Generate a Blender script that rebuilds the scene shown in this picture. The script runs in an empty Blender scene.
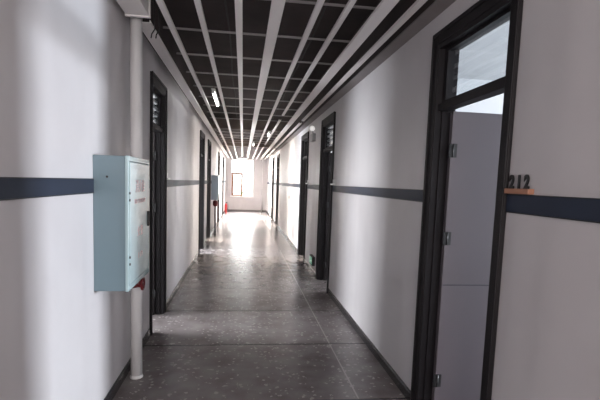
import bpy, bmesh, math, random
from mathutils import Matrix, Vector
random.seed(4)
PI = math.pi
C = bpy.context.scene.collection

# ------------------------------------------------------------------ materials
def mat(name, base, rough=0.5, metal=0.0, spec=0.5, coat=0.0, emit=None, es=0.0):
    m = bpy.data.materials.new(name); m.use_nodes = True
    b = m.node_tree.nodes['Principled BSDF']
    b.inputs['Base Color'].default_value = (*base, 1)
    b.inputs['Roughness'].default_value = rough
    b.inputs['Metallic'].default_value = metal
    b.inputs['Specular IOR Level'].default_value = spec
    b.inputs['Coat Weight'].default_value = coat
    b.inputs['Coat Roughness'].default_value = 0.12
    if emit:
        b.inputs['Emission Color'].default_value = (*emit, 1)
        b.inputs['Emission Strength'].default_value = es
    return m

def mottled(name, c0, c1, scale, rough, detail=3, stretch=(1, 1, 1), bump=0.0, **k):
    m = mat(name, c0, rough, **k)
    nt = m.node_tree; N = nt.nodes; L = nt.links; b = N['Principled BSDF']
    tc = N.new('ShaderNodeTexCoord'); mp = N.new('ShaderNodeMapping'); mp.inputs['Scale'].default_value = stretch
    no = N.new('ShaderNodeTexNoise'); no.inputs['Scale'].default_value = scale; no.inputs['Detail'].default_value = detail
    cr = N.new('ShaderNodeValToRGB')
    cr.color_ramp.elements[0].position = 0.3; cr.color_ramp.elements[0].color = (*c0, 1)
    cr.color_ramp.elements[1].position = 0.7; cr.color_ramp.elements[1].color = (*c1, 1)
    L.new(tc.outputs['Object'], mp.inputs['Vector']); L.new(mp.outputs[0], no.inputs['Vector'])
    L.new(no.outputs['Fac'], cr.inputs[0]); L.new(cr.outputs[0], b.inputs['Base Color'])
    if bump:
        bp = N.new('ShaderNodeBump'); bp.inputs['Strength'].default_value = bump; bp.inputs['Distance'].default_value = 0.02
        L.new(no.outputs['Fac'], bp.inputs['Height']); L.new(bp.outputs[0], b.inputs['Normal'])
    return m

def wall_material():
    m = mat('wall paint', (0.5, 0.48, 0.49), 0.42, spec=0.5)
    nt = m.node_tree; N = nt.nodes; L = nt.links; b = N['Principled BSDF']
    tc = N.new('ShaderNodeTexCoord'); mp = N.new('ShaderNodeMapping'); mp.inputs['Scale'].default_value = (1, 1.0, 0.03)
    no = N.new('ShaderNodeTexNoise'); no.inputs['Scale'].default_value = 1.6; no.inputs['Detail'].default_value = 2.0
    bp = N.new('ShaderNodeBump'); bp.inputs['Strength'].default_value = 0.6; bp.inputs['Distance'].default_value = 0.05
    L.new(tc.outputs['Object'], mp.inputs['Vector']); L.new(mp.outputs[0], no.inputs['Vector'])
    L.new(no.outputs['Fac'], bp.inputs['Height']); L.new(bp.outputs[0], b.inputs['Normal'])
    n2 = N.new('ShaderNodeTexNoise'); n2.inputs['Scale'].default_value = 1.1; n2.inputs['Detail'].default_value = 4
    cr = N.new('ShaderNodeValToRGB')
    cr.color_ramp.elements[0].position = 0.3; cr.color_ramp.elements[0].color = (0.50, 0.475, 0.485, 1)
    cr.color_ramp.elements[1].position = 0.7; cr.color_ramp.elements[1].color = (0.58, 0.56, 0.57, 1)
    L.new(tc.outputs['Object'], n2.inputs['Vector']); L.new(n2.outputs['Fac'], cr.inputs[0]); L.new(cr.outputs[0], b.inputs['Base Color'])
    return m

def floor_material():
    m = mat('polished terrazzo', (0.1, 0.095, 0.1), 0.22, spec=0.5)
    nt = m.node_tree; N = nt.nodes; L = nt.links; b = N['Principled BSDF']
    tc = N.new('ShaderNodeTexCoord')
    # base mottle
    no = N.new('ShaderNodeTexNoise'); no.inputs['Scale'].default_value = 5; no.inputs['Detail'].default_value = 8
    L.new(tc.outputs['Object'], no.inputs['Vector'])
    cr = N.new('ShaderNodeValToRGB')
    cr.color_ramp.elements[0].position = 0.3; cr.color_ramp.elements[0].color = (0.110, 0.090, 0.091, 1)
    cr.color_ramp.elements[1].position = 0.72; cr.color_ramp.elements[1].color = (0.195, 0.178, 0.173, 1)
    L.new(no.outputs['Fac'], cr.inputs[0])
    prev = cr.outputs[0]
    # chips: distorted voronoi cells, only some of them lit
    for sc, th, col, seedv in ((24, 0.035, (0.34, 0.31, 0.30, 1), 0.0), (15, 0.03, (0.28, 0.25, 0.245, 1), 3.1)):
        mp = N.new('ShaderNodeMapping'); mp.inputs['Location'].default_value = (seedv, seedv, 0)
        vo = N.new('ShaderNodeTexVoronoi'); vo.inputs['Scale'].default_value = sc
        L.new(tc.outputs['Object'], mp.inputs['Vector']); L.new(mp.outputs[0], vo.inputs['Vector'])
        dn = N.new('ShaderNodeTexNoise'); dn.inputs['Scale'].default_value = sc * 2.2
        L.new(mp.outputs[0], dn.inputs['Vector'])
        ad = N.new('ShaderNodeMath'); ad.operation = 'MULTIPLY_ADD'; ad.inputs[1].default_value = 1.3; ad.inputs[2].default_value = -0.5
        L.new(dn.outputs['Fac'], ad.inputs[0])
        sm = N.new('ShaderNodeMath'); sm.operation = 'ADD'
        L.new(vo.outputs['Distance'], sm.inputs[0]); L.new(ad.outputs[0], sm.inputs[1])
        lt = N.new('ShaderNodeMath'); lt.operation = 'LESS_THAN'; lt.inputs[1].default_value = 0.40
        L.new(sm.outputs[0], lt.inputs[0])
        sp = N.new('ShaderNodeSeparateColor'); L.new(vo.outputs['Color'], sp.inputs[0])
        g = N.new('ShaderNodeMath'); g.operation = 'GREATER_THAN'; g.inputs[1].default_value = 0.68
        L.new(sp.outputs[0], g.inputs[0])
        mu = N.new('ShaderNodeMath'); mu.operation = 'MULTIPLY'; L.new(lt.outputs[0], mu.inputs[0]); L.new(g.outputs[0], mu.inputs[1])
        mx = N.new('ShaderNodeMix'); mx.data_type = 'RGBA'
        L.new(mu.outputs[0], mx.inputs['Factor']); L.new(prev, mx.inputs[6]); mx.inputs[7].default_value = col
        prev = mx.outputs[2]
    # joints between sheets
    sx = N.new('ShaderNodeSeparateXYZ'); L.new(tc.outputs['Object'], sx.inputs[0])
    masks = []
    for axis, off, w in ((0, 0.27, 0.006), (1, 0.365, 0.011)):
        a1 = N.new('ShaderNodeMath'); a1.operation = 'ADD'; a1.inputs[1].default_value = off + 11.7
        L.new(sx.outputs[axis], a1.inputs[0])
        md = N.new('ShaderNodeMath'); md.operation = 'PINGPONG'; md.inputs[1].default_value = 0.585
        L.new(a1.outputs[0], md.inputs[0])
        l2 = N.new('ShaderNodeMath'); l2.operation = 'LESS_THAN'; l2.inputs[1].default_value = w
        L.new(md.outputs[0], l2.inputs[0]); masks.append(l2)
    gx = N.new('ShaderNodeMath'); gx.operation = 'GREATER_THAN'; gx.inputs[1].default_value = 0.5; L.new(sx.outputs[0], gx.inputs[0])
    jx = N.new('ShaderNodeMath'); jx.operation = 'MULTIPLY'; L.new(gx.outputs[0], jx.inputs[0]); L.new(masks[0].outputs[0], jx.inputs[1])
    m0 = N.new('ShaderNodeMix'); m0.data_type = 'RGBA'
    L.new(jx.outputs[0], m0.inputs['Factor']); L.new(prev, m0.inputs[6]); m0.inputs[7].default_value = (0.33, 0.30, 0.29, 1)
    prev = m0.outputs[2]; mm = masks[1]
    mx = N.new('ShaderNodeMix'); mx.data_type = 'RGBA'
    L.new(mm.outputs[0], mx.inputs['Factor']); L.new(prev, mx.inputs[6]); mx.inputs[7].default_value = (0.02, 0.018, 0.018, 1)
    L.new(mx.outputs[2], b.inputs['Base Color'])
    # soft uneven polish
    n3 = N.new('ShaderNodeTexNoise'); n3.inputs['Scale'].default_value = 0.9; n3.inputs['Detail'].default_value = 2
    L.new(tc.outputs['Object'], n3.inputs['Vector'])
    mr = N.new('ShaderNodeMapRange'); mr.inputs[3].default_value = 0.25; mr.inputs[4].default_value = 0.28
    L.new(n3.outputs['Fac'], mr.inputs[0]); L.new(mr.outputs[0], b.inputs['Roughness'])
    bp = N.new('ShaderNodeBump'); bp.inputs['Strength'].default_value = 0.05; bp.inputs['Distance'].default_value = 0.01
    sb = N.new('ShaderNodeMath'); sb.operation = 'SUBTRACT'; sb.inputs[0].default_value = 1.0; L.new(mm.outputs[0], sb.inputs[1])
    L.new(sb.outputs[0], bp.inputs['Height']); L.new(bp.outputs[0], b.inputs['Normal'])
    return m

M = dict(
    wall=wall_material(), floor=floor_material(),
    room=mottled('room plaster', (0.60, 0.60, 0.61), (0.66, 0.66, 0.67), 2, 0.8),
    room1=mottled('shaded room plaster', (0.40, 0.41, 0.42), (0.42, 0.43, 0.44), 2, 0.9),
    deck=mottled('dark ceiling deck', (0.018, 0.012, 0.012), (0.050, 0.034, 0.034), 1.6, 0.8, detail=5),
    beam=mottled('concrete beam', (0.13, 0.10, 0.09), (0.18, 0.15, 0.13), 4, 0.8),
    batten=mottled('painted batten', (0.76, 0.72, 0.71), (0.85, 0.82, 0.81), 2.0, 0.38, stretch=(1, 0.2, 1)),
    cornice=mottled('cornice', (0.20, 0.175, 0.175), (0.25, 0.225, 0.225), 3, 0.6),
    tbar=mat('galvanised bar', (0.36, 0.34, 0.34), 0.4, metal=0.5),
    darkrod=mat('black rod', (0.02, 0.018, 0.018), 0.6),
    frame=mottled('door frame black', (0.010, 0.0085, 0.010), (0.014, 0.012, 0.0135), 3, 0.5, spec=0.22),
    leaf=mottled('door leaf mauve', (0.095, 0.080, 0.090), (0.105, 0.089, 0.099), 1.5, 0.4),
    leafunlit=mottled('door leaf unlit tone', (0.010, 0.008, 0.0085), (0.016, 0.012, 0.013), 3, 0.55, spec=0.2),  # leaves that stand unlit: their shade is put into a near-black colour
    groove=mat('groove', (0.03, 0.025, 0.035), 0.6),
    hinge=mat('hinge', (0.01, 0.01, 0.011), 0.5),
    steel=mat('brushed steel', (0.6, 0.6, 0.6), 0.3, metal=1),
    glass=mat('pane glass', (0.9, 0.93, 0.95), 0.05),
    stripe=mottled('navy strip', (0.016, 0.022, 0.040), (0.022, 0.030, 0.052), 3, 0.5, spec=0.3),
    black=mat('black edge', (0.008, 0.008, 0.009), 0.35),
    base=mottled('baseboard', (0.022, 0.021, 0.024), (0.03, 0.029, 0.033), 4, 0.25, spec=0.6),
    wood=mottled('ledge wood', (0.27, 0.125, 0.075), (0.35, 0.165, 0.10), 8, 0.45, stretch=(1, 0.15, 3)),
    digit=mat('digit black', (0.01, 0.01, 0.011), 0.4),
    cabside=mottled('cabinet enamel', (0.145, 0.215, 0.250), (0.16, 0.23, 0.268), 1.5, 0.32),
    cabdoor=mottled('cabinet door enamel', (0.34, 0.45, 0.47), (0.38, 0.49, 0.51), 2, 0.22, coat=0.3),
    redink=mat('red lettering', (0.52, 0.34, 0.36), 0.4),
    red=mottled('red paint', (0.10, 0.005, 0.008), (0.15, 0.009, 0.012), 8, 0.3),
    brightred=mat('bright red paint', (0.5, 0.03, 0.03), 0.3),
    pipe=mottled('pipe paint', (0.70, 0.69, 0.69), (0.78, 0.77, 0.77), 3, 0.3),
    white=mat('white plastic', (0.75, 0.75, 0.74), 0.35),
    grey=mat('grey plastic', (0.25, 0.25, 0.26), 0.4),
    lampglow=mat('lamp glass', (0.9, 0.9, 0.9), 0.2, emit=(1, 0.98, 0.93), es=0.35),
    tube=mat('lit tube', (0.9, 0.9, 0.9), 0.2, emit=(1, 0.98, 0.94), es=6),
    green=mat('sign green', (0.02, 0.35, 0.2), 0.3, emit=(0.05, 0.8, 0.4), es=0.12),
    signwhite=mat('sign white', (0.9, 0.95, 0.92), 0.3, emit=(0.8, 1, 0.9), es=0.3),
    sash=mottled('wood sash', (0.22, 0.11, 0.08), (0.27, 0.14, 0.10), 6, 0.5),
    winframe=mat('window frame white', (0.75, 0.74, 0.72), 0.4),
    pot=mat('plant pot', (0.45, 0.28, 0.14), 0.6),
    leafg=mottled('plant leaf', (0.10, 0.16, 0.04), (0.22, 0.24, 0.06), 12, 0.5),
    endbase=mat('end baseboard', (0.16, 0.15, 0.15), 0.4),
    louvre=mat('louvre slat', (0.6, 0.6, 0.6), 0.4),
)
# pane glass: clear, mostly see-through with a mirror sheen at grazing angles
def glassify(m, tint):
    nt = m.node_tree; N = nt.nodes; L = nt.links
    N.remove(N['Principled BSDF'])
    tr = N.new('ShaderNodeBsdfTransparent'); tr.inputs[0].default_value = (*tint, 1)
    gl = N.new('ShaderNodeBsdfGlossy'); gl.inputs['Roughness'].default_value = 0.03
    lw = N.new('ShaderNodeLayerWeight'); lw.inputs['Blend'].default_value = 0.5
    pw = N.new('ShaderNodeMath'); pw.operation = 'POWER'; pw.inputs[1].default_value = 5.0; L.new(lw.outputs['Facing'], pw.inputs[0])
    fr = N.new('ShaderNodeMath'); fr.operation = 'MULTIPLY_ADD'; fr.inputs[1].default_value = 0.8; fr.inputs[2].default_value = 0.05; L.new(pw.outputs[0], fr.inputs[0])
    mx = N.new('ShaderNodeMixShader')
    L.new(fr.outputs[0], mx.inputs[0]); L.new(tr.outputs[0], mx.inputs[1]); L.new(gl.outputs[0], mx.inputs[2])
    L.new(mx.outputs[0], N['Material Output'].inputs['Surface'])
glassify(M['glass'], (0.93, 0.95, 0.96))

# ------------------------------------------------------------------ mesh helpers
class MB:
    def __init__(s): s.bm = bmesh.new(); s.slots = []
    def _slot(s, m):
        if m not in s.slots: s.slots.append(m)
        return s.slots.index(m)
    def box(s, x0, x1, y0, y1, z0, z1, m=None):
        vs = [s.bm.verts.new((x, y, z)) for z in (z0, z1) for x, y in ((x0, y0), (x1, y0), (x1, y1), (x0, y1))]
        fs = [(3, 2, 1, 0), (4, 5, 6, 7), (0, 1, 5, 4), (1, 2, 6, 5), (2, 3, 7, 6), (3, 0, 4, 7)]
        k = s._slot(m)
        for f in fs:
            fc = s.bm.faces.new([vs[i] for i in f]); fc.material_index = k
        return s
    def tube(s, pts, r, n=14, m=None, cap=True):
        k = s._slot(m); pts = [Vector(p) for p in pts]; rs = r if isinstance(r, (list, tuple)) else [r] * len(pts)
        rings = []
        for i, p in enumerate(pts):
            t = (pts[min(i + 1, len(pts) - 1)] - pts[max(i - 1, 0)])
            t = t.normalized() if t.length > 1e-9 else Vector((0, 0, 1))
            ref = Vector((0, 0, 1)) if abs(t.z) < 0.9 else Vector((1, 0, 0))
            u = t.cross(ref).normalized(); v = t.cross(u)
            rings.append([s.bm.verts.new(p + (u * math.cos(2 * PI * j / n) + v * math.sin(2 * PI * j / n)) * rs[i]) for j in range(n)])
        for a, b in zip(rings, rings[1:]):
            for j in range(n):
                f = s.bm.faces.new((a[j], a[(j + 1) % n], b[(j + 1) % n], b[j])); f.material_index = k; f.smooth = True
        if cap:
            for rg in (rings[0], rings[-1]):
                f = s.bm.faces.new(rg); f.material_index = k
        return s
    def prism(s, prof, axis, a0, a1, m=None):
        """profile of 2-D points pulled along an axis"""
        k = s._slot(m)
        def P(p, a):
            return {'x': (a, p[0], p[1]), 'y': (p[0], a, p[1]), 'z': (p[0], p[1], a)}[axis]
        A = [s.bm.verts.new(P(p, a0)) for p in prof]; B = [s.bm.verts.new(P(p, a1)) for p in prof]
        n = len(prof)
        for i in range(n):
            f = s.bm.faces.new((A[i], A[(i + 1) % n], B[(i + 1) % n], B[i])); f.material_index = k
        for rg in (A, B):
            f = s.bm.faces.new(rg); f.material_index = k
        return s
    def torus(s, c, R, r, axis='y', n=24, k2=8, m=None):
        pts = []
        k = s._slot(m); rings = []
        for i in range(n):
            a = 2 * PI * i / n; ring = []
            for j in range(k2):
                b = 2 * PI * j / k2; d = R + r * math.cos(b); h = r * math.sin(b)
                q = {'y': (d * math.cos(a), h, d * math.sin(a)), 'z': (d * math.cos(a), d * math.sin(a), h), 'x': (h, d * math.cos(a), d * math.sin(a))}[axis]
                ring.append(s.bm.verts.new((c[0] + q[0], c[1] + q[1], c[2] + q[2])))
            rings.append(ring)
        for i in range(n):
            for j in range(k2):
                f = s.bm.faces.new((rings[i][j], rings[(i + 1) % n][j], rings[(i + 1) % n][(j + 1) % k2], rings[i][(j + 1) % k2]))
                f.material_index = k; f.smooth = True
        return s
    def build(s, name, material, parent=None, bevel=0.0, org=None):
        bmesh.ops.recalc_face_normals(s.bm, faces=s.bm.faces)
        if org is not None: bmesh.ops.translate(s.bm, verts=s.bm.verts, vec=-Vector(org))
        me = bpy.data.meshes.new(name); s.bm.to_mesh(me); s.bm.free()
        for sl in (s.slots or [None]): me.materials.append(sl or material)
        o = bpy.data.objects.new(name, me); C.objects.link(o)
        if org is not None: o.location = org
        if bevel:
            b = o.modifiers.new('bevel', 'BEVEL'); b.width = bevel; b.segments = 2; b.limit_method = 'ANGLE'
        if parent:
            o.parent = parent
            if org is None: o.location = -Vector(parent.location)
            else: o.location = Vector(org) - Vector(parent.location)
        return o

def tag(o, label=None, cat=None, group=None, kind=None):
    if label: o['label'] = label
    if cat: o['category'] = cat
    if group: o['group'] = group
    if kind: o['kind'] = kind
    return o
def thing(name, loc, label, cat, group=None, kind=None):
    o = bpy.data.objects.new(name, None); o.empty_display_size = 0.1; C.objects.link(o); o.location = loc
    return tag(o, label, cat, group, kind)
def copy_tree(o, parent=None):
    c = o.copy(); C.objects.link(c)
    if parent: c.parent = parent
    for ch in list(o.children): copy_tree(ch, c)
    return c
def text_mesh(name, body, size, depth, material, parent, loc, rot, sx=1.0, bold=0.0):
    cu = bpy.data.curves.new(name, 'FONT'); cu.body = body; cu.size = size; cu.extrude = depth; cu.offset = bold
    cu.align_x = 'CENTER'
    t = bpy.data.objects.new(name + '_src', cu); C.objects.link(t)
    bpy.context.view_layer.update()
    me = bpy.data.meshes.new_from_object(t.evaluated_get(bpy.context.evaluated_depsgraph_get()))
    C.objects.unlink(t); bpy.data.objects.remove(t)
    me.materials.clear(); me.materials.append(material)
    o = bpy.data.objects.new(name, me); C.objects.link(o)
    o.parent = parent; o.location = Vector(loc) - Vector(parent.location); o.rotation_euler = rot; o.scale = (sx, 1, 1)
    return o

# ------------------------------------------------------------------ layout (metres)
XL, XR, YB, YE, ZT = -0.91, 1.28, -2.6, 24.0, 3.4
WT = 0.12
HT = 2.62            # outer top of door casings
R_DOORS = [(2.05, 3.03), (6.37, 7.40), (8.95, 9.98), (16.15, 17.15), (18.9, 19.9)]
L_DOORS = [(4.60, 5.45), (9.68, 10.68), (11.78, 12.75), (16.6, 17.6), (20.3, 21.3)]
CW = 0.075           # casing width

def struct(o, label=None, cat='structure'):
    o['kind'] = 'structure'
    if label: o['label'] = label
    o['category'] = cat
    return o

# floor and ceiling
struct(MB().box(XL - 5, XR + 5, YB - 0.1, YE + 0.3, -0.12, 0).build('floor', M['floor']), 'dark polished speckled floor of the long corridor', 'floor')
struct(MB().box(XL - 0.2, XR + 0.2, YB - 0.1, YE + 0.3, ZT, ZT + 0.1).build('ceiling', M['deck']), 'dark unfinished ceiling deck above the battens', 'ceiling')

ZW = 2.87            # paint stops here, the wall above is dark
def side_wall(name, x0, x1, doors, label):
    b = MB(); y = YB
    for a, c in doors:
        b.box(x0, x1, y, a + CW - 0.01, 0, ZW, M['wall']); b.box(x0, x1, a + CW - 0.01, c - CW + 0.01, HT - CW + 0.01, ZW, M['wall']); y = c - CW + 0.01
    b.box(x0, x1, y, YE, 0, ZW, M['wall']); b.box(x0, x1, YB, YE, ZW, ZT, M['deck'])
    struct(b.build(name, M['wall']), label, 'wall')
side_wall('wall_left', XL - WT, XL, L_DOORS, 'left corridor wall, pale grey paint')
side_wall('wall_right', XR, XR + WT, R_DOORS, 'right corridor wall, pale grey paint')
struct(MB().box(XL - WT, XR + WT, YB - 0.12, YB, 0, ZT).build('wall_back', M['wall']), 'wall behind the viewer', 'wall')
# end wall with window hole
WX0, WX1, WZ0, WZ1 = -0.62, 0.55, 0.80, 2.72
b = MB()
b.box(XL - WT, WX0, YE, YE + 0.2, 0, ZT).box(WX1, XR + WT, YE, YE + 0.2, 0, ZT)
b.box(WX0, WX1, YE, YE + 0.2, 0, WZ0).box(WX0, WX1, YE, YE + 0.2, WZ1, ZT)
struct(b.build('wall_end', M['wall']), 'end wall of the corridor around the bright window', 'wall')

# ------------------------------------------------------------------ rooms behind the doors
def room(n, side, y0, y1, depth=3.2, h=3.0, m=None):
    m = m or M['room']
    if side > 0: a, c = XR + WT, XR + WT + depth
    else: a, c = XL - WT - depth, XL - WT
    b = MB()
    b.box(a, c, y0 - 0.08, y0, 0, h).box(a, c, y1, y1 + 0.08, 0, h)
    if side > 0: b.box(c, c + 0.08, y0 - 0.08, y1 + 0.08, 0, h)
    else: b.box(a - 0.08, a, y0 - 0.08, y1 + 0.08, 0, h)
    b.box(a, c, y0, y1, h, h + 0.06)
    struct(b.build('wall_room_%d' % n, m), 'pale walls of the room behind a doorway', 'wall')
def lamp(name, loc, rot, size, energy, col=(1, 1, 1), size_y=None, spread=None):
    li = bpy.data.lights.new(name, 'AREA'); li.energy = energy; li.color = col
    li.shape = 'RECTANGLE'; li.size = size; li.size_y = size_y or size
    if spread: li.spread = spread
    o = bpy.data.objects.new(name, li); C.objects.link(o); o.location = loc; o.rotation_euler = rot
    return o
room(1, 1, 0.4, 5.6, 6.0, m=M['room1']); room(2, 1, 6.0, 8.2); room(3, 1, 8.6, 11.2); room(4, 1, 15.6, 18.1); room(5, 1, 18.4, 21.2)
room(6, -1, 3.2, 7.6); room(7, -1, 9.2, 11.2); room(8, -1, 11.4, 14.2); room(9, -1, 15.8, 18.6); room(10, -1, 19.6, 22.4)
RR = (0, PI / 2, 0); RL = (0, -PI / 2, 0)      # facing -x / +x
DAY = (0.93, 0.96, 1.0)
WARM = (1.0, 0.92, 0.81)
for n, s, y, e, col in ((1, 1, 2.25, 520, (0.86, 0.92, 1.0)), (2, 1, 7.1, 120, DAY), (3, 1, 9.9, 260, WARM), (4, 1, 16.9, 750, WARM), (5, 1, 19.8, 2600, WARM),
                        (6, -1, 5.2, 340, DAY), (7, -1, 10.2, 600, DAY), (8, -1, 12.6, 700, WARM), (9, -1, 17.1, 1400, WARM), (10, -1, 21.0, 4500, WARM)):
    x = (XR + WT + (5.9 if n == 1 else 3.1)) if s > 0 else (XL - WT - 3.1)
    lamp('daylight_room_%d' % n, (x, y, 1.6), RR if s > 0 else RL, 0.6 if n == 1 else 1.7, e, col, 0.8 if n == 1 else 1.6)

# ------------------------------------------------------------------ doors
def door(n, side, y0, y1, leafmat, louvre=False, label='', hinge_far=True):
    """side=+1 right wall, -1 left wall. Leaf is swung into the room, hinged at the far jamb."""
    X = XR if side > 0 else XL
    root = thing('door_%d' % n, (X, (y0 + y1) / 2, 0), label, 'door', kind='structure')
    def bx(b, xa, xb, *r, m=None):      # xa, xb measured outwards from the wall face, into the room
        a, c = sorted((X + side * xa, X + side * xb)); return b.box(a, c, *r, m=m)
    TB, TT = 2.112, 2.158
    b = MB()
    # casings on the wall face, stepped profile
    for ya, yb, inner in ((y0, y0 + CW, 1), (y1 - CW, y1, -1)):
        bx(b, -0.018, 0.0, ya, yb, 0, HT)
        if inner > 0: bx(b, -0.028, -0.018, ya, ya + 0.022, 0, HT)
        else: bx(b, -0.028, -0.018, yb - 0.022, yb, 0, HT)
    bx(b, -0.018, 0.0, y0 + CW, y1 - CW, HT - CW, HT)
    bx(b, -0.028, -0.018, y0 - 0.0, y1 + 0.0, HT - 0.022, HT + 0.004)
    b.build('casing', M['frame'], root, 0.003)
    b = MB()
    # jamb lining with rebate
    for ya, yb in ((y0 + CW - 0.012, y0 + CW + 0.012), (y1 - CW - 0.012, y1 - CW + 0.012)):
        bx(b, -0.012, WT + 0.01, ya, yb, 0, HT - CW)
    bx(b, -0.012, WT + 0.01, y0 + CW + 0.012, y1 - CW - 0.012, HT - CW - 0.03, HT - CW + 0.005)
    # stops
    bx(b, 0.03, 0.07, y0 + CW + 0.012, y0 + CW + 0.03, 0, TB)
    bx(b, 0.03, 0.07, y1 - CW - 0.03, y1 - CW - 0.012, 0, TB)
    b.build('jamb', M['frame'], root, 0.002)
    b = MB(); bx(b, 0.005, 0.085, y0 + CW + 0.012, y1 - CW - 0.012, TB, TT)
    b.build('transom_bar', M['frame'], root, 0.004)
    # transom light: thin sash and pane
    b = MB(); ya, yb, za, zb = y0 + CW + 0.012, y1 - CW - 0.012, TT, HT - CW - 0.03
    bx(b, 0.03, 0.06, ya, ya + 0.028, za, zb); bx(b, 0.03, 0.06, yb - 0.05, yb, za, zb)
    bx(b, 0.03, 0.06, ya + 0.028, yb - 0.05, za, za + 0.02); bx(b, 0.03, 0.06, ya + 0.028, yb - 0.05, zb - 0.02, zb)
    ts = b.build('transom_sash', M['frame'], root)
    b = MB(); bx(b, 0.043, 0.048, ya + 0.028, yb - 0.05, za + 0.02, zb - 0.02)
    b.build('pane', M['glass'], ts).location = (0, 0, 0)
    if louvre:
        b = MB(); k = 5
        for i in range(k):
            z = za + 0.05 + (zb - za - 0.08) * i / (k - 1)
            bx(b, 0.055, 0.10, ya + 0.03, yb - 0.05, z, z + 0.03)
        b.build('louvre', M['louvre'], root)
    # open leaf, perpendicular to the wall
    yh = y1 - CW - 0.035; W = y1 - y0 - 2 * CW - 0.03
    lf = MB(); bx(lf, 0.085, 0.085 + W, yh - 0.042, yh, 0.008, TB - 0.006)
    leaf = lf.build('door_leaf', leafmat, root, 0.002)
    g = MB()
    for z in (0.94,): bx(g, 0.09, 0.08 + W, yh - 0.0432, yh - 0.041, z - 0.004, z + 0.004)
    g.build('groove', M['groove'], leaf).location = (0, 0, 0)
    hb = MB()
    zz = 1.0
    a = X + side * (0.085 + W - 0.06)
    hb.tube([(a, yh - 0.042, zz), (a, yh - 0.085, zz), ], 0.009, 10).tube([(a, yh - 0.085, zz), (a - side * 0.11, yh - 0.085, zz)], 0.009, 10)
    bx(hb, 0.085 + W - 0.085, 0.085 + W - 0.035, yh - 0.048, yh - 0.042, zz - 0.09, zz + 0.09)
    hb.build('handle', M['steel'], leaf).location = (0, 0, 0)
    for z in (0.26, 1.262, 1.85):
        h = MB()
        h.tube([(X + side * 0.098, yh - 0.047, z - 0.045), (X + side * 0.098, yh - 0.047, z + 0.045)], 0.006, 10)
        bx(h, 0.07, 0.125, yh - 0.047, yh - 0.0425, z - 0.045, z + 0.045)
        h.build('hinge', M['hinge'], root)
    return root

names = [
 (1, 1, R_DOORS[0], M['leaf'], False, 'nearest doorway on the right, black frame with glazed transom and mauve leaf'),
 (2, 1, R_DOORS[1], M['leafunlit'], True, 'second black framed doorway on the right wall, beyond the low exit sign'),
 (3, 1, R_DOORS[2], M['leafunlit'], False, 'third black framed doorway on the right, just past the emergency lamp'),
 (4, 1, R_DOORS[3], M['leafunlit'], False, 'fourth black doorway along the right wall'),
 (5, 1, R_DOORS[4], M['leafunlit'], False, 'farthest black doorway along the right wall'),
 (6, -1, L_DOORS[0], M['leafunlit'], True, 'nearest black framed doorway on the left, just past the hose cabinet'),
 (7, -1, L_DOORS[1], M['leafunlit'], False, 'second black framed doorway along the left wall'),
 (8, -1, L_DOORS[2], M['leafunlit'], False, 'third black doorway on the left, before the far wall cabinet'),
 (9, -1, L_DOORS[3], M['leafunlit'], False, 'fourth doorway on the left, past the far wall cabinet'),
 (10, -1, L_DOORS[4], M['leafunlit'], False, 'last doorway on the left before the end wall'),
]
for n, s, (a, c), lm, lo, lab in names: door(n, s, a, c, lm, lo, lab)

# ------------------------------------------------------------------ baseboards and wall strips
def runs(doors, y0=YB, y1=YE, skip=()):
    y = y0; out = []
    for a, c in doors: out.append((y, a)); y = c
    out.append((y, y1)); return out
def base(name, side, doors, lab):
    X = XR if side > 0 else XL; b = MB()
    for a, c in runs(doors):
        pr = [(X, 0), (X - side * 0.014, 0), (X - side * 0.014, 0.068), (X - side * 0.006, 0.082), (X, 0.082)]
        b.prism(pr, 'y', a, c)
    struct(b.build(name, M['base']), lab, 'baseboard')
base('baseboard_left', -1, L_DOORS, 'dark skirting along the left wall'); base('baseboard_right', 1, R_DOORS, 'dark skirting along the right wall')
struct(MB().box(XL + 0.014, XR - 0.014, YE - 0.014, YE, 0, 0.09).build('baseboard_end', M['endbase']), 'grey skirting below the end window', 'baseboard')
def strip(name, side, doors, lab, cuts=()):
    X = XR if side > 0 else XL; b = MB()
    for a, c in runs(doors):
        seg = [(a, c)]
        for ca, cc in cuts:
            seg = [q for s0, s1 in seg for q in ([(s0, min(s1, ca)), (max(s0, cc), s1)] if s0 < cc and s1 > ca else [(s0, s1)]) if q[1] - q[0] > 0.01]
        for s0, s1 in seg:
            x = sorted((X, X - side * 0.006)); x2 = sorted((X, X - side * 0.009))
            b.box(x[0], x[1], s0, s1, 1.499, 1.578, m=M['stripe'])
            b.box(x2[0], x2[1], s0, s1, 1.494, 1.499, m=M['black']); b.box(x2[0], x2[1], s0, s1, 1.578, 1.583, m=M['black'])
    struct(b.build(name, M['stripe']), lab, 'wall strip')
strip('trim_1', -1, L_DOORS, 'dark navy strip running along the left wall', cuts=((2.9, 3.54),)); strip('trim_2', 1, R_DOORS, 'dark navy strip running along the right wall')
# cornice along the right wall top
struct(MB().prism([(XR, 2.755), (1.172, 2.755), (1.172, 2.768), (1.262, 2.768), (1.262, 2.84), (XR, 2.84)], 'y', YB, YE).build('trim_3', M['cornice']), 'grey brown angle trim at the top of the right wall', 'cornice')
struct(MB().box(XL, XR, 13.6, 13.95, 3.12, ZT).build('trim_4', M['beam']), 'brown concrete beam crossing above the battens', 'beam')
struct(MB().box(XL, XR, 20.1, 20.4, 3.12, ZT).build('trim_5', M['beam']), 'farther concrete beam crossing above the battens', 'beam')

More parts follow.
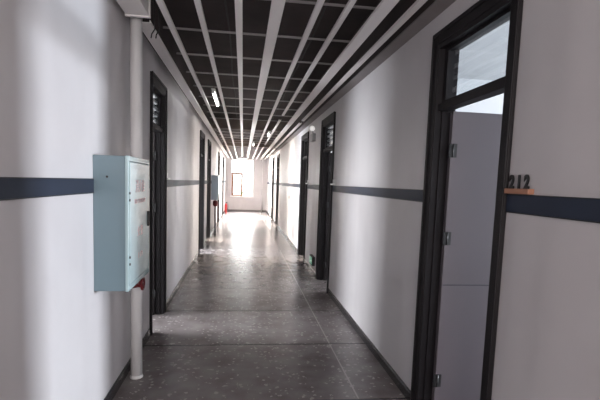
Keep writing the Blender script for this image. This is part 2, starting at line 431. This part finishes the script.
# ------------------------------------------------------------------ end window
w = thing('window_1', ((WX0 + WX1) / 2, YE, WZ0), 'bright overexposed window in the end wall', 'window', kind='structure')
b = MB(); y0, y1 = YE + 0.06, YE + 0.12
b.box(WX0, WX0 + 0.035, y0, y1, WZ0, WZ1).box(WX1 - 0.035, WX1, y0, y1, WZ0, WZ1).box(WX0 + 0.035, WX1 - 0.035, y0, y1, WZ1 - 0.04, WZ1).box(WX0 + 0.035, WX1 - 0.035, y0, y1, WZ0, WZ0 + 0.04)
b.box(0.0, 0.03, y0, y1, WZ0 + 0.04, WZ1 - 0.04)
b.build('window_frame', M['winframe'], w)
b = MB(); b.box(WX0 - 0.04, WX1 + 0.04, YE - 0.10, YE + 0.06, WZ0 - 0.04, WZ0); b.build('window_sill', M['winframe'], w, 0.005)
MB().box(WX0 + 0.03, WX1 - 0.03, YE + 0.088, YE + 0.092, WZ0 + 0.03, WZ1 - 0.03).build('pane', M['glass'], w)
b = MB(); xa, xb, za, zb = -0.59, -0.01, WZ0 + 0.02, 2.03; ya, yb = YE - 0.0, YE + 0.05
b.box(xa, xa + 0.10, ya, yb, za, zb).box(xb - 0.10, xb, ya, yb, za, zb).box(xa + 0.10, xb - 0.10, ya, yb, zb - 0.10, zb).box(xa + 0.10, xb - 0.10, ya, yb, za, za + 0.07)
b.build('sash', M['sash'], w, 0.004)

# ------------------------------------------------------------------ ceiling battens
ZB = 2.75
def batten(x0, x1, y0, y1, label, h=0.022, m=None, z=ZB):
    t = 0.005
    pr = [(x0, z + h), (x0, z), (x1, z), (x1, z + h), (x1 - t, z + h), (x1 - t, z + t), (x0 + t, z + t), (x0 + t, z + h)]
    o = MB().prism(pr, 'y', y0, y1).build('ceiling_batten', m or M['batten'], org=((x0 + x1) / 2, y0, z))
    return tag(o, label, 'ceiling batten', 'long pale battens under the ceiling')
batten(-0.815, -0.715, 3.62, YE, 'wide pale ceiling batten hugging the left wall')
batten(-0.590, -0.549, YB + .02, YE, 'narrow ceiling batten second from the left wall')
batten(-0.342, -0.302, YB + .02, YE, 'narrow ceiling batten left of the middle one, beside the lit tube')
batten(-0.080, -0.030, YB + .02, YE, 'narrow middle ceiling batten pointing straight at the end window')
batten(0.158, 0.243, YB + .02, YE, 'widest bright ceiling batten, just right of the middle')
batten(0.447, 0.487, YB + .02, YE, 'narrow ceiling batten next right of the wide bright one')
G = ((YB + .02, 7.95), (8.55, 14.4), (15.3, YE))
for (a, c), l in zip(G, ('near length of the broken narrow ceiling batten, ending before the gap', 'middle length of the broken narrow ceiling batten, between two gaps', 'far length of the broken narrow ceiling batten, nearest the end wall')):
    batten(0.644, 0.682, a, c, l)
batten(0.848, 0.940, YB + .02, YE, 'wide ceiling batten toward the right wall')
for (a, c), l in zip(((YB + .02, 8.5), (8.85, 15.4), (15.7, YE)), ('near length of the narrow batten beside the right cornice', 'middle length of the narrow batten beside the right cornice', 'far length of the narrow batten beside the right cornice')):
    batten(1.060, 1.106, a, c, l)
# cross bars hung beneath the deck, each with its hangers
y = 0.2; first = None
while y < YE - 0.5:
    if 13.4 < y < 14.1 or 20.0 < y < 20.5: y += 0.35
    if first is None:
        first = thing('ceiling_cross_bar', (0, y, 3.24), 'thin silvery cross bar hung below the dark ceiling deck', 'cross bar', 'thin cross bars under the deck')
        MB().prism([(y - 0.011, 3.24), (y + 0.011, 3.24), (y + 0.011, 3.243), (y + 0.0015, 3.243), (y + 0.0015, 3.262), (y - 0.0015, 3.262), (y - 0.0015, 3.243), (y - 0.011, 3.243)], 'x', XL, XR).build('bar', M['tbar'], first)
        for hx in (-0.45, 0.38, 0.98):
            MB().tube([(hx, y, 3.255), (hx, y, ZT)], 0.004, 6).build('hanger', M['darkrod'], first)
    else:
        c = copy_tree(first); c.location = (0, y, 3.24)
    y += 1.02
# dark conduits running lengthwise above the bars
for x, l in ((-0.2, 'thin black conduit under the deck left of the middle batten'), (0.33, 'thin black conduit under the deck above the widest batten'), (0.76, 'thin black conduit under the deck toward the right')):
    pts = [(x + 0.012 * math.sin(k * 1.7), YB + 0.1 + k * 1.0, 3.30 + 0.006 * math.cos(k * 2.1)) for k in range(16)]
    tag(MB().tube(pts, 0.009, 8).build('conduit', M['darkrod']), l, 'conduit')

# box duct and vertical pipe, front left
d = thing('box_duct', (-0.78, YB, 2.75), 'pale square duct box at the top of the left wall above the pipe', 'duct')
MB().box(-0.862, -0.700, YB + .02, 3.50, 2.76, 2.92).build('duct_body', M['batten'], d, 0.004)
for hx, hy in ((-0.84, 3.2), (-0.72, 3.2), (-0.84, 0.5), (-0.72, 0.5)):
    MB().tube([(hx, hy, 2.90), (hx, hy, ZT)], 0.005, 8).build('hanger', M['darkrod'], d)
MB().box(-0.870, -0.692, 3.50, 3.53, 2.752, 2.928).build('end_flange', M['batten'], d, 0.003)
px, py, pr_ = -0.815, 3.62, 0.044
p = thing('drain_pipe', (px, py, 0), 'white vertical pipe standing just beyond the pale blue hose cabinet', 'pipe')
MB().tube([(px, py, 0.0), (px, py, 2.79)], pr_, 24).build('pipe_body', M['pipe'], p)
MB().tube([(px, py, 0.0), (px, py, 0.012), (px, py, 0.02)], [pr_ + .006, pr_ + .006, pr_ + .001], 24).build('floor_collar', M['pipe'], p)
for k, (dx, l) in enumerate(((0.0, 'left one of two short loose black cables dangling beside the pipe top'), (0.035, 'right one of two short loose black cables dangling beside the pipe top'))):
    pts = [(-0.70 + dx, 3.72, ZT), (-0.70 + dx, 3.70, 2.80), (-0.695 + dx, 3.69, 2.73), (-0.715 + dx, 3.68, 2.69), (-0.72 + dx, 3.68, 2.66)]
    tag(MB().tube(pts, 0.005, 8).build('loose_cable', M['darkrod']), l, 'cable')

# ------------------------------------------------------------------ hose cabinets
def cabinet(y0, y1, z0, z1, depth, label, lettering=True, side=None):
    x0, x1 = XL, XL + depth
    r = thing('hose_cabinet', (x0, (y0 + y1) / 2, z0), label, 'hose cabinet')
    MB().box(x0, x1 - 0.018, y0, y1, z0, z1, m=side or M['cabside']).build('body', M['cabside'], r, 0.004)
    b = MB()                                # door surround with a raised flange
    b.box(x1 - 0.018, x1, y0 - 0.003, y0 + 0.03, z0 - 0.003, z1 + 0.003).box(x1 - 0.018, x1, y1 - 0.03, y1 + 0.003, z0 - 0.003, z1 + 0.003)
    b.box(x1 - 0.018, x1, y0 + 0.03, y1 - 0.03, z1 - 0.03, z1 + 0.003).box(x1 - 0.018, x1, y0 + 0.03, y1 - 0.03, z0 - 0.003, z0 + 0.03)
    b.build('front_frame', M['cabdoor'], r, 0.003)
    dr = MB().box(x1 - 0.014, x1 + 0.003, y0 + 0.034, y1 - 0.034, z0 + 0.034, z1 - 0.034).build('door', M['cabdoor'], r, 0.003)
    h = MB().box(x1 + 0.003, x1 + 0.016, y1 - 0.085, y1 - 0.06, (z0 + z1) / 2 - 0.06, (z0 + z1) / 2 + 0.05, m=M['darkrod'])
    h.build('handle', M['darkrod'], dr, 0.003).location = (0, 0, 0)
    for z in (z0 + 0.19, z1 - 0.25):
        for dz in (-0.022, 0.022):
            MB().tube([(x1 - 0.002, y0 + 0.033, z + dz), (x1 + 0.006, y0 + 0.033, z + dz)], 0.008, 12).build('rivet', M['darkrod'], r)
    MB().tube([((x0 + x1) / 2 - 0.02, y0 - 0.003, z1 - 0.13), ((x0 + x1) / 2 - 0.02, y0 + 0.002, z1 - 0.13)], 0.007, 12).build('knockout_plug', M['darkrod'], r)
    if lettering:
        yc = (y0 + y1) / 2
        for body, sz, z, sx in (('消火栓', 0.09, z1 - 0.22, 1.0), ('FIRE HYDRANT', 0.042, z1 - 0.30, 1.15)):
            text_mesh('lettering', body, sz, 0.0006, M['redink'], r, (x1 + 0.0036, yc, z), (PI / 2, 0, PI / 2), sx)
        for k, ch in enumerate('119'):
            text_mesh('lettering', ch, 0.055, 0.0006, M['redink'], r, (x1 + 0.0036, yc - 0.05 + 0.05 * k, z0 + 0.17), (PI / 2, 0, PI / 2), 1.1)
        for dy, ch in ((-0.045, '火'), (0.045, '警')):
            text_mesh('lettering', ch, 0.075, 0.0006, M['redink'], r, (x1 + 0.0036, yc + dy, z1 - 0.52), (PI / 2, 0, PI / 2), 1.0)
    return r
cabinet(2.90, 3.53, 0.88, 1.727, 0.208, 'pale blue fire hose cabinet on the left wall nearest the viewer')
cabinet(13.35, 13.95, 1.02, 1.735, 0.20, 'small far blue grey wall cabinet past the third left doorway', False, mottled('slate enamel', (0.30, 0.38, 0.46), (0.33, 0.41, 0.49), 2, 0.35))
# red valve beneath the near cabinet
v = thing('hose_valve', (-0.78, 3.44, 0.74), 'dark red hose valve with hand wheel hanging under the near hose cabinet', 'valve')
b = MB(); b.tube([(-0.79, 3.42, 0.876), (-0.79, 3.42, 0.86), (-0.79, 3.42, 0.84), (-0.79, 3.42, 0.80)], [0.03, 0.03, 0.05, 0.042], 18)
b.tube([(-0.79, 3.42, 0.815), (-0.725, 3.42, 0.815)], 0.032, 16); b.build('valve_body', M['red'], v)
b = MB(); b.torus((-0.725, 3.42, 0.815), 0.046, 0.009, 'x')
for k in range(4):
    a = PI / 4 + k * PI / 2; b.tube([(-0.725, 3.42, 0.815), (-0.725, 3.42 + 0.046 * math.cos(a), 0.815 + 0.046 * math.sin(a))], 0.007, 8)
b.build('hand_wheel', M['red'], v)
b = MB().tube([(-0.79, 3.42, 0.80), (-0.79, 3.42, 0.785)], 0.035, 16); b.build('outlet_cap', M['red'], v)
# valve and riser under far cabinet
v = thing('hose_riser', (-0.80, 13.6, 0), 'thin dark riser with red valve under the far wall cabinet', 'riser')
MB().tube([(-0.80, 13.6, 0), (-0.80, 13.6, 1.02)], 0.028, 14).build('riser_pipe', M['grey'], v)
b = MB().tube([(-0.80, 13.6, 0.82), (-0.80, 13.6, 0.85), (-0.80, 13.6, 0.97), (-0.80, 13.6, 1.0)], [0.035, 0.075, 0.075, 0.035], 18)
b.build('valve_body', M['red'], v)

# ------------------------------------------------------------------ number ledges
lg = thing('room_number_sign', (XR, 1.96, 1.585), 'room number 212 in black digits on a small wooden ledge', 'sign')
MB().box(XR - 0.032, XR, 1.852, 2.035, 1.585, 1.610).build('ledge', M['wood'], lg, 0.003)
for k, ch in enumerate('212'):
    text_mesh('digit', ch, 0.088, 0.003, M['digit'], lg, (XR - 0.010, 2.012 - k * 0.057, 1.6095), (PI / 2, 0, -PI / 2), 0.82, 0.0042)
for s, yy, l in ((1, 6.27, 'small blank pale ledge on the right wall beside the second right doorway'), (1, 8.86, 'small blank pale ledge on the right wall beside the third right doorway'),
                 (-1, 5.54, 'small blank pale ledge on the left wall just past the first left doorway'), (-1, 10.77, 'small blank pale ledge past the second left doorway')):
    X = XR if s > 0 else XL
    a, c = sorted((X, X - s * 0.04))
    r = thing('number_ledge', (X, yy, 1.58), l, 'sign')
    MB().box(a, c, yy - 0.085, yy + 0.085, 1.585, 1.607).build('ledge', M['white'], r, 0.002)
    a, c = sorted((X, X - s * 0.012))
    MB().box(a, c, yy - 0.08, yy + 0.08, 1.607, 1.665).build('back_plate', M['white'], r, 0.002)

# ------------------------------------------------------------------ emergency lamp, exit sign, switch
e = thing('emergency_lamp', (XR, 8.25, 2.42), 'grey emergency lamp with a white round head high between two right doorways', 'emergency lamp')
MB().box(XR - 0.06, XR + 0.003, 8.12, 8.38, 2.36, 2.50).build('battery_box', M['grey'], e, 0.008)
MB().tube([(XR - 0.03, 8.25, 2.50), (XR - 0.04, 8.25, 2.545)], 0.012, 10).build('neck', M['grey'], e)
b = MB(); b.tube([(XR - 0.05, 8.32, 2.59), (XR - 0.055, 8.25, 2.59), (XR - 0.06, 8.19, 2.59)], [0.025, 0.045, 0.050], 24)
b.build('lamp_head', M['white'], e)
b = MB(); b.tube([(XR - 0.06, 8.19, 2.59), (XR - 0.061, 8.176, 2.59), (XR - 0.062, 8.168, 2.59)], [0.047, 0.035, 0.01], 24); b.build('lens', M['lampglow'], e)

s = thing('exit_sign', (XR, 7.85, 0.16), 'low green exit sign box fixed near the floor on the right wall', 'exit sign')
MB().box(XR - 0.05, XR, 7.68, 8.00, 0.16, 0.32).build('housing', M['darkrod'], s, 0.004)
MB().box(XR - 0.053, XR - 0.049, 7.72, 7.98, 0.18, 0.30).build('face_panel', M['green'], s)
xx = XR - 0.053
fig = MB(); fig.tube([(xx - 0.0015, 7.93, 0.287), (xx, 7.93, 0.287)], 0.009, 12)
for q in ((7.925, .275, 7.915, .24), (7.915, .24, 7.89, .222), (7.89, .222, 7.89, .2), (7.915, .24, 7.935, .212), (7.935, .212, 7.955, .203), (7.925, .272, 7.895, .26), (7.925, .272, 7.95, .255)):
    fig.tube([(xx, q[0], q[1]), (xx, q[2], q[3])], 0.0035, 6)
fig.build('pictogram', M['signwhite'], s)
fig = MB()
for q in ((7.85, .24, 7.75, .24), (7.75, .24, 7.775, .262), (7.75, .24, 7.775, .218)):
    fig.tube([(xx, q[0], q[1]), (xx, q[2], q[3])], 0.004, 6)
fig.build('arrow', M['signwhite'], s)
s = thing('wall_switch', (XR, 12.4, 1.2), 'small dark wall switch between the third and fourth right doorways', 'switch')
MB().box(XR - 0.012, XR, 12.33, 12.45, 1.14, 1.26).build('plate', M['grey'], s, 0.003)
MB().box(XR - 0.017, XR - 0.012, 12.36, 12.42, 1.17, 1.23).build('rocker', M['darkrod'], s, 0.002)

# ------------------------------------------------------------------ lit tubes
def tube_light(x, y0, y1, label, z=2.86):
    r = thing('tube_light', (x, y0, z), label, 'tube light', 'lit tubes among the battens')
    MB().prism([(x - 0.03, z + 0.05), (x - 0.022, z + 0.02), (x + 0.022, z + 0.02), (x + 0.03, z + 0.05)], 'y', y0, y1).build('fitting', M['white'], r)
    MB().tube([(x, y0 + 0.01, z + 0.004), (x, y1 - 0.01, z + 0.004)], 0.02, 14).build('tube', M['tube'], r)
    for yy in (y0 + 0.15, y1 - 0.15):
        MB().tube([(x, yy, z + 0.05), (x, yy, ZT)], 0.003, 6).build('hanger', M['darkrod'], r)
    MB().box(x - 0.02, x + 0.02, y0, y0 + 0.02, z - 0.02, z + 0.02).build('end_cap', M['white'], r)
tube_light(-0.455, 6.75, 7.95, 'nearest lit white tube, over the left side of the corridor')
tube_light(0.33, 15.2, 16.2, 'far lit tube right of the widest batten')
tube_light(0.66, 11.9, 12.6, 'lit tube between the broken batten and the wide right batten')
r = thing('ceiling_dome_lamp', (-0.03, 22.3, 2.63), 'small dark round ceiling lamp just above the end window', 'ceiling lamp')
MB().tube([(-0.03, 22.3, 2.75), (-0.03, 22.3, 2.74), (-0.03, 22.3, 2.70)], [0.16, 0.26, 0.26], 28).build('rim', M['grey'], r)
MB().tube([(-0.03, 22.3, 2.70), (-0.03, 22.3, 2.66), (-0.03, 22.3, 2.635)], [0.23, 0.19, 0.07], 28).build('shade', M['white'], r)

# ------------------------------------------------------------------ extinguisher, plant, end pipe
xx, yy = -0.81, 22.6
r = thing('fire_extinguisher', (xx, yy, 0), 'red fire extinguisher standing in the far left corner by the end wall', 'fire extinguisher')
MB().tube([(xx, yy, 0), (xx, yy, 0.02), (xx, yy, 0.38), (xx, yy, 0.44), (xx, yy, 0.47)], [0.055, 0.06, 0.06, 0.045, 0.022], 20).build('cylinder', M['brightred'], r)
MB().tube([(xx, yy, 0.47), (xx, yy, 0.50)], 0.02, 12).box(xx - 0.012, xx + 0.10, yy - 0.012, yy + 0.012, 0.50, 0.515).box(xx - 0.012, xx + 0.085, yy - 0.01, yy + 0.01, 0.53, 0.542).box(xx - 0.012, xx + 0.01, yy - 0.012, yy + 0.012, 0.515, 0.53).build('valve_handle', M['darkrod'], r)
MB().tube([(xx + 0.02, yy - 0.01, 0.485), (xx + 0.09, yy - 0.02, 0.44), (xx + 0.095, yy - 0.02, 0.3), (xx + 0.09, yy - 0.02, 0.18)], [0.01, 0.01, 0.01, 0.016], 10).build('hose', M['darkrod'], r)

xx, yy, zz = -0.05, YE - 0.045, WZ0
r = thing('potted_plant', (xx, yy, zz), 'small leafy potted plant on the end window sill', 'plant')
MB().tube([(xx, yy, zz), (xx, yy, zz + 0.09), (xx, yy, zz + 0.10)], [0.032, 0.045, 0.047], 16).build('pot', M['pot'], r)
b = MB()
for k in range(26):
    a = random.uniform(0, 2 * PI); t = random.uniform(0.2, 1.1); L_ = random.uniform(0.10, 0.19)
    d0 = Vector((math.cos(a) * math.sin(t), math.sin(a) * math.sin(t) * 0.3 - 0.1, math.cos(t)))
    p0 = Vector((xx, yy, zz + 0.10)); p1 = p0 + d0 * L_ * 0.6; p2 = p0 + d0 * L_ + Vector((0, 0, -0.02))
    sd = Vector((-math.sin(a), 0.2, math.cos(a) * 0.6)).normalized() * 0.022
    k0 = b._slot(None)
    vs = [b.bm.verts.new(q) for q in (p0, p1 + sd, p2, p1 - sd)]
    f = b.bm.faces.new(vs); f.material_index = k0
b.build('foliage', M['leafg'], r)
r = thing('corner_pipe', (1.0, YE, 0), 'slim white vertical pipe on the end wall right of the window', 'pipe')
MB().tube([(1.0, YE - 0.03, 0), (1.0, YE - 0.03, 3.2)], 0.022, 12).build('pipe_body', M['pipe'], r)
MB().box(0.985, 1.015, YE - 0.03, YE, 1.9, 1.93).build('pipe_clip', M['grey'], r)

# ------------------------------------------------------------------ light
W = bpy.data.worlds.new('World'); bpy.context.scene.world = W; W.use_nodes = True
bg = W.node_tree.nodes['Background']; bg.inputs[0].default_value = (1.0, 0.97, 0.94, 1); bg.inputs[1].default_value = 6.5
# daylight pouring through the end window (lamp stands outside it)
lamp('window_daylight', ((WX0 + WX1) / 2, YE + 1.5, 3.9), (math.radians(-48), 0, 0), 2.0, 2600, (1, 0.97, 0.93), 2.0)
# added fill lamp behind the viewer, brightens the near walls and floor
lamp('fill_behind', (0.2, YB + 0.3, 2.0), (math.radians(85), 0, 0), 1.6, 85, (1.0, 0.93, 0.91), 1.4)

# ------------------------------------------------------------------ camera
F_, PX, PY, VX, VY, H = 450.0, 300.0, 228.0, 243.0, 181.0, 1.6
Yc = Vector((VX - PX, VY - PY, F_)).normalized()
vy = -((-160.0) * (VX - PX) + F_ * F_) / (VY - PY)
Dn = Vector((-160.0, vy, F_)).normalized()
Xc = Dn.cross(Yc)
Rm = Matrix((Xc, Yc, -Dn))             # world axes expressed in (right, down, forward)
cam = bpy.data.cameras.new('camera'); co = bpy.data.objects.new('camera', cam); C.objects.link(co)
right, up, back = Rm.col[0], -Rm.col[1], -Rm.col[2]
m4 = Matrix(((right[0], up[0], back[0], 0), (right[1], up[1], back[1], 0), (right[2], up[2], back[2], H), (0, 0, 0, 1)))
co.matrix_world = m4
cam.sensor_width = 36; cam.lens = F_ / 600 * 36; cam.shift_y = (PY - 200) / 600; cam.shift_x = (300 - PX) / 600
cam.clip_start = 0.02; cam.clip_end = 200
bpy.context.scene.camera = co
vs = bpy.context.scene.view_settings
vs.view_transform = 'Standard'; vs.look = 'None'; vs.exposure = 0.55
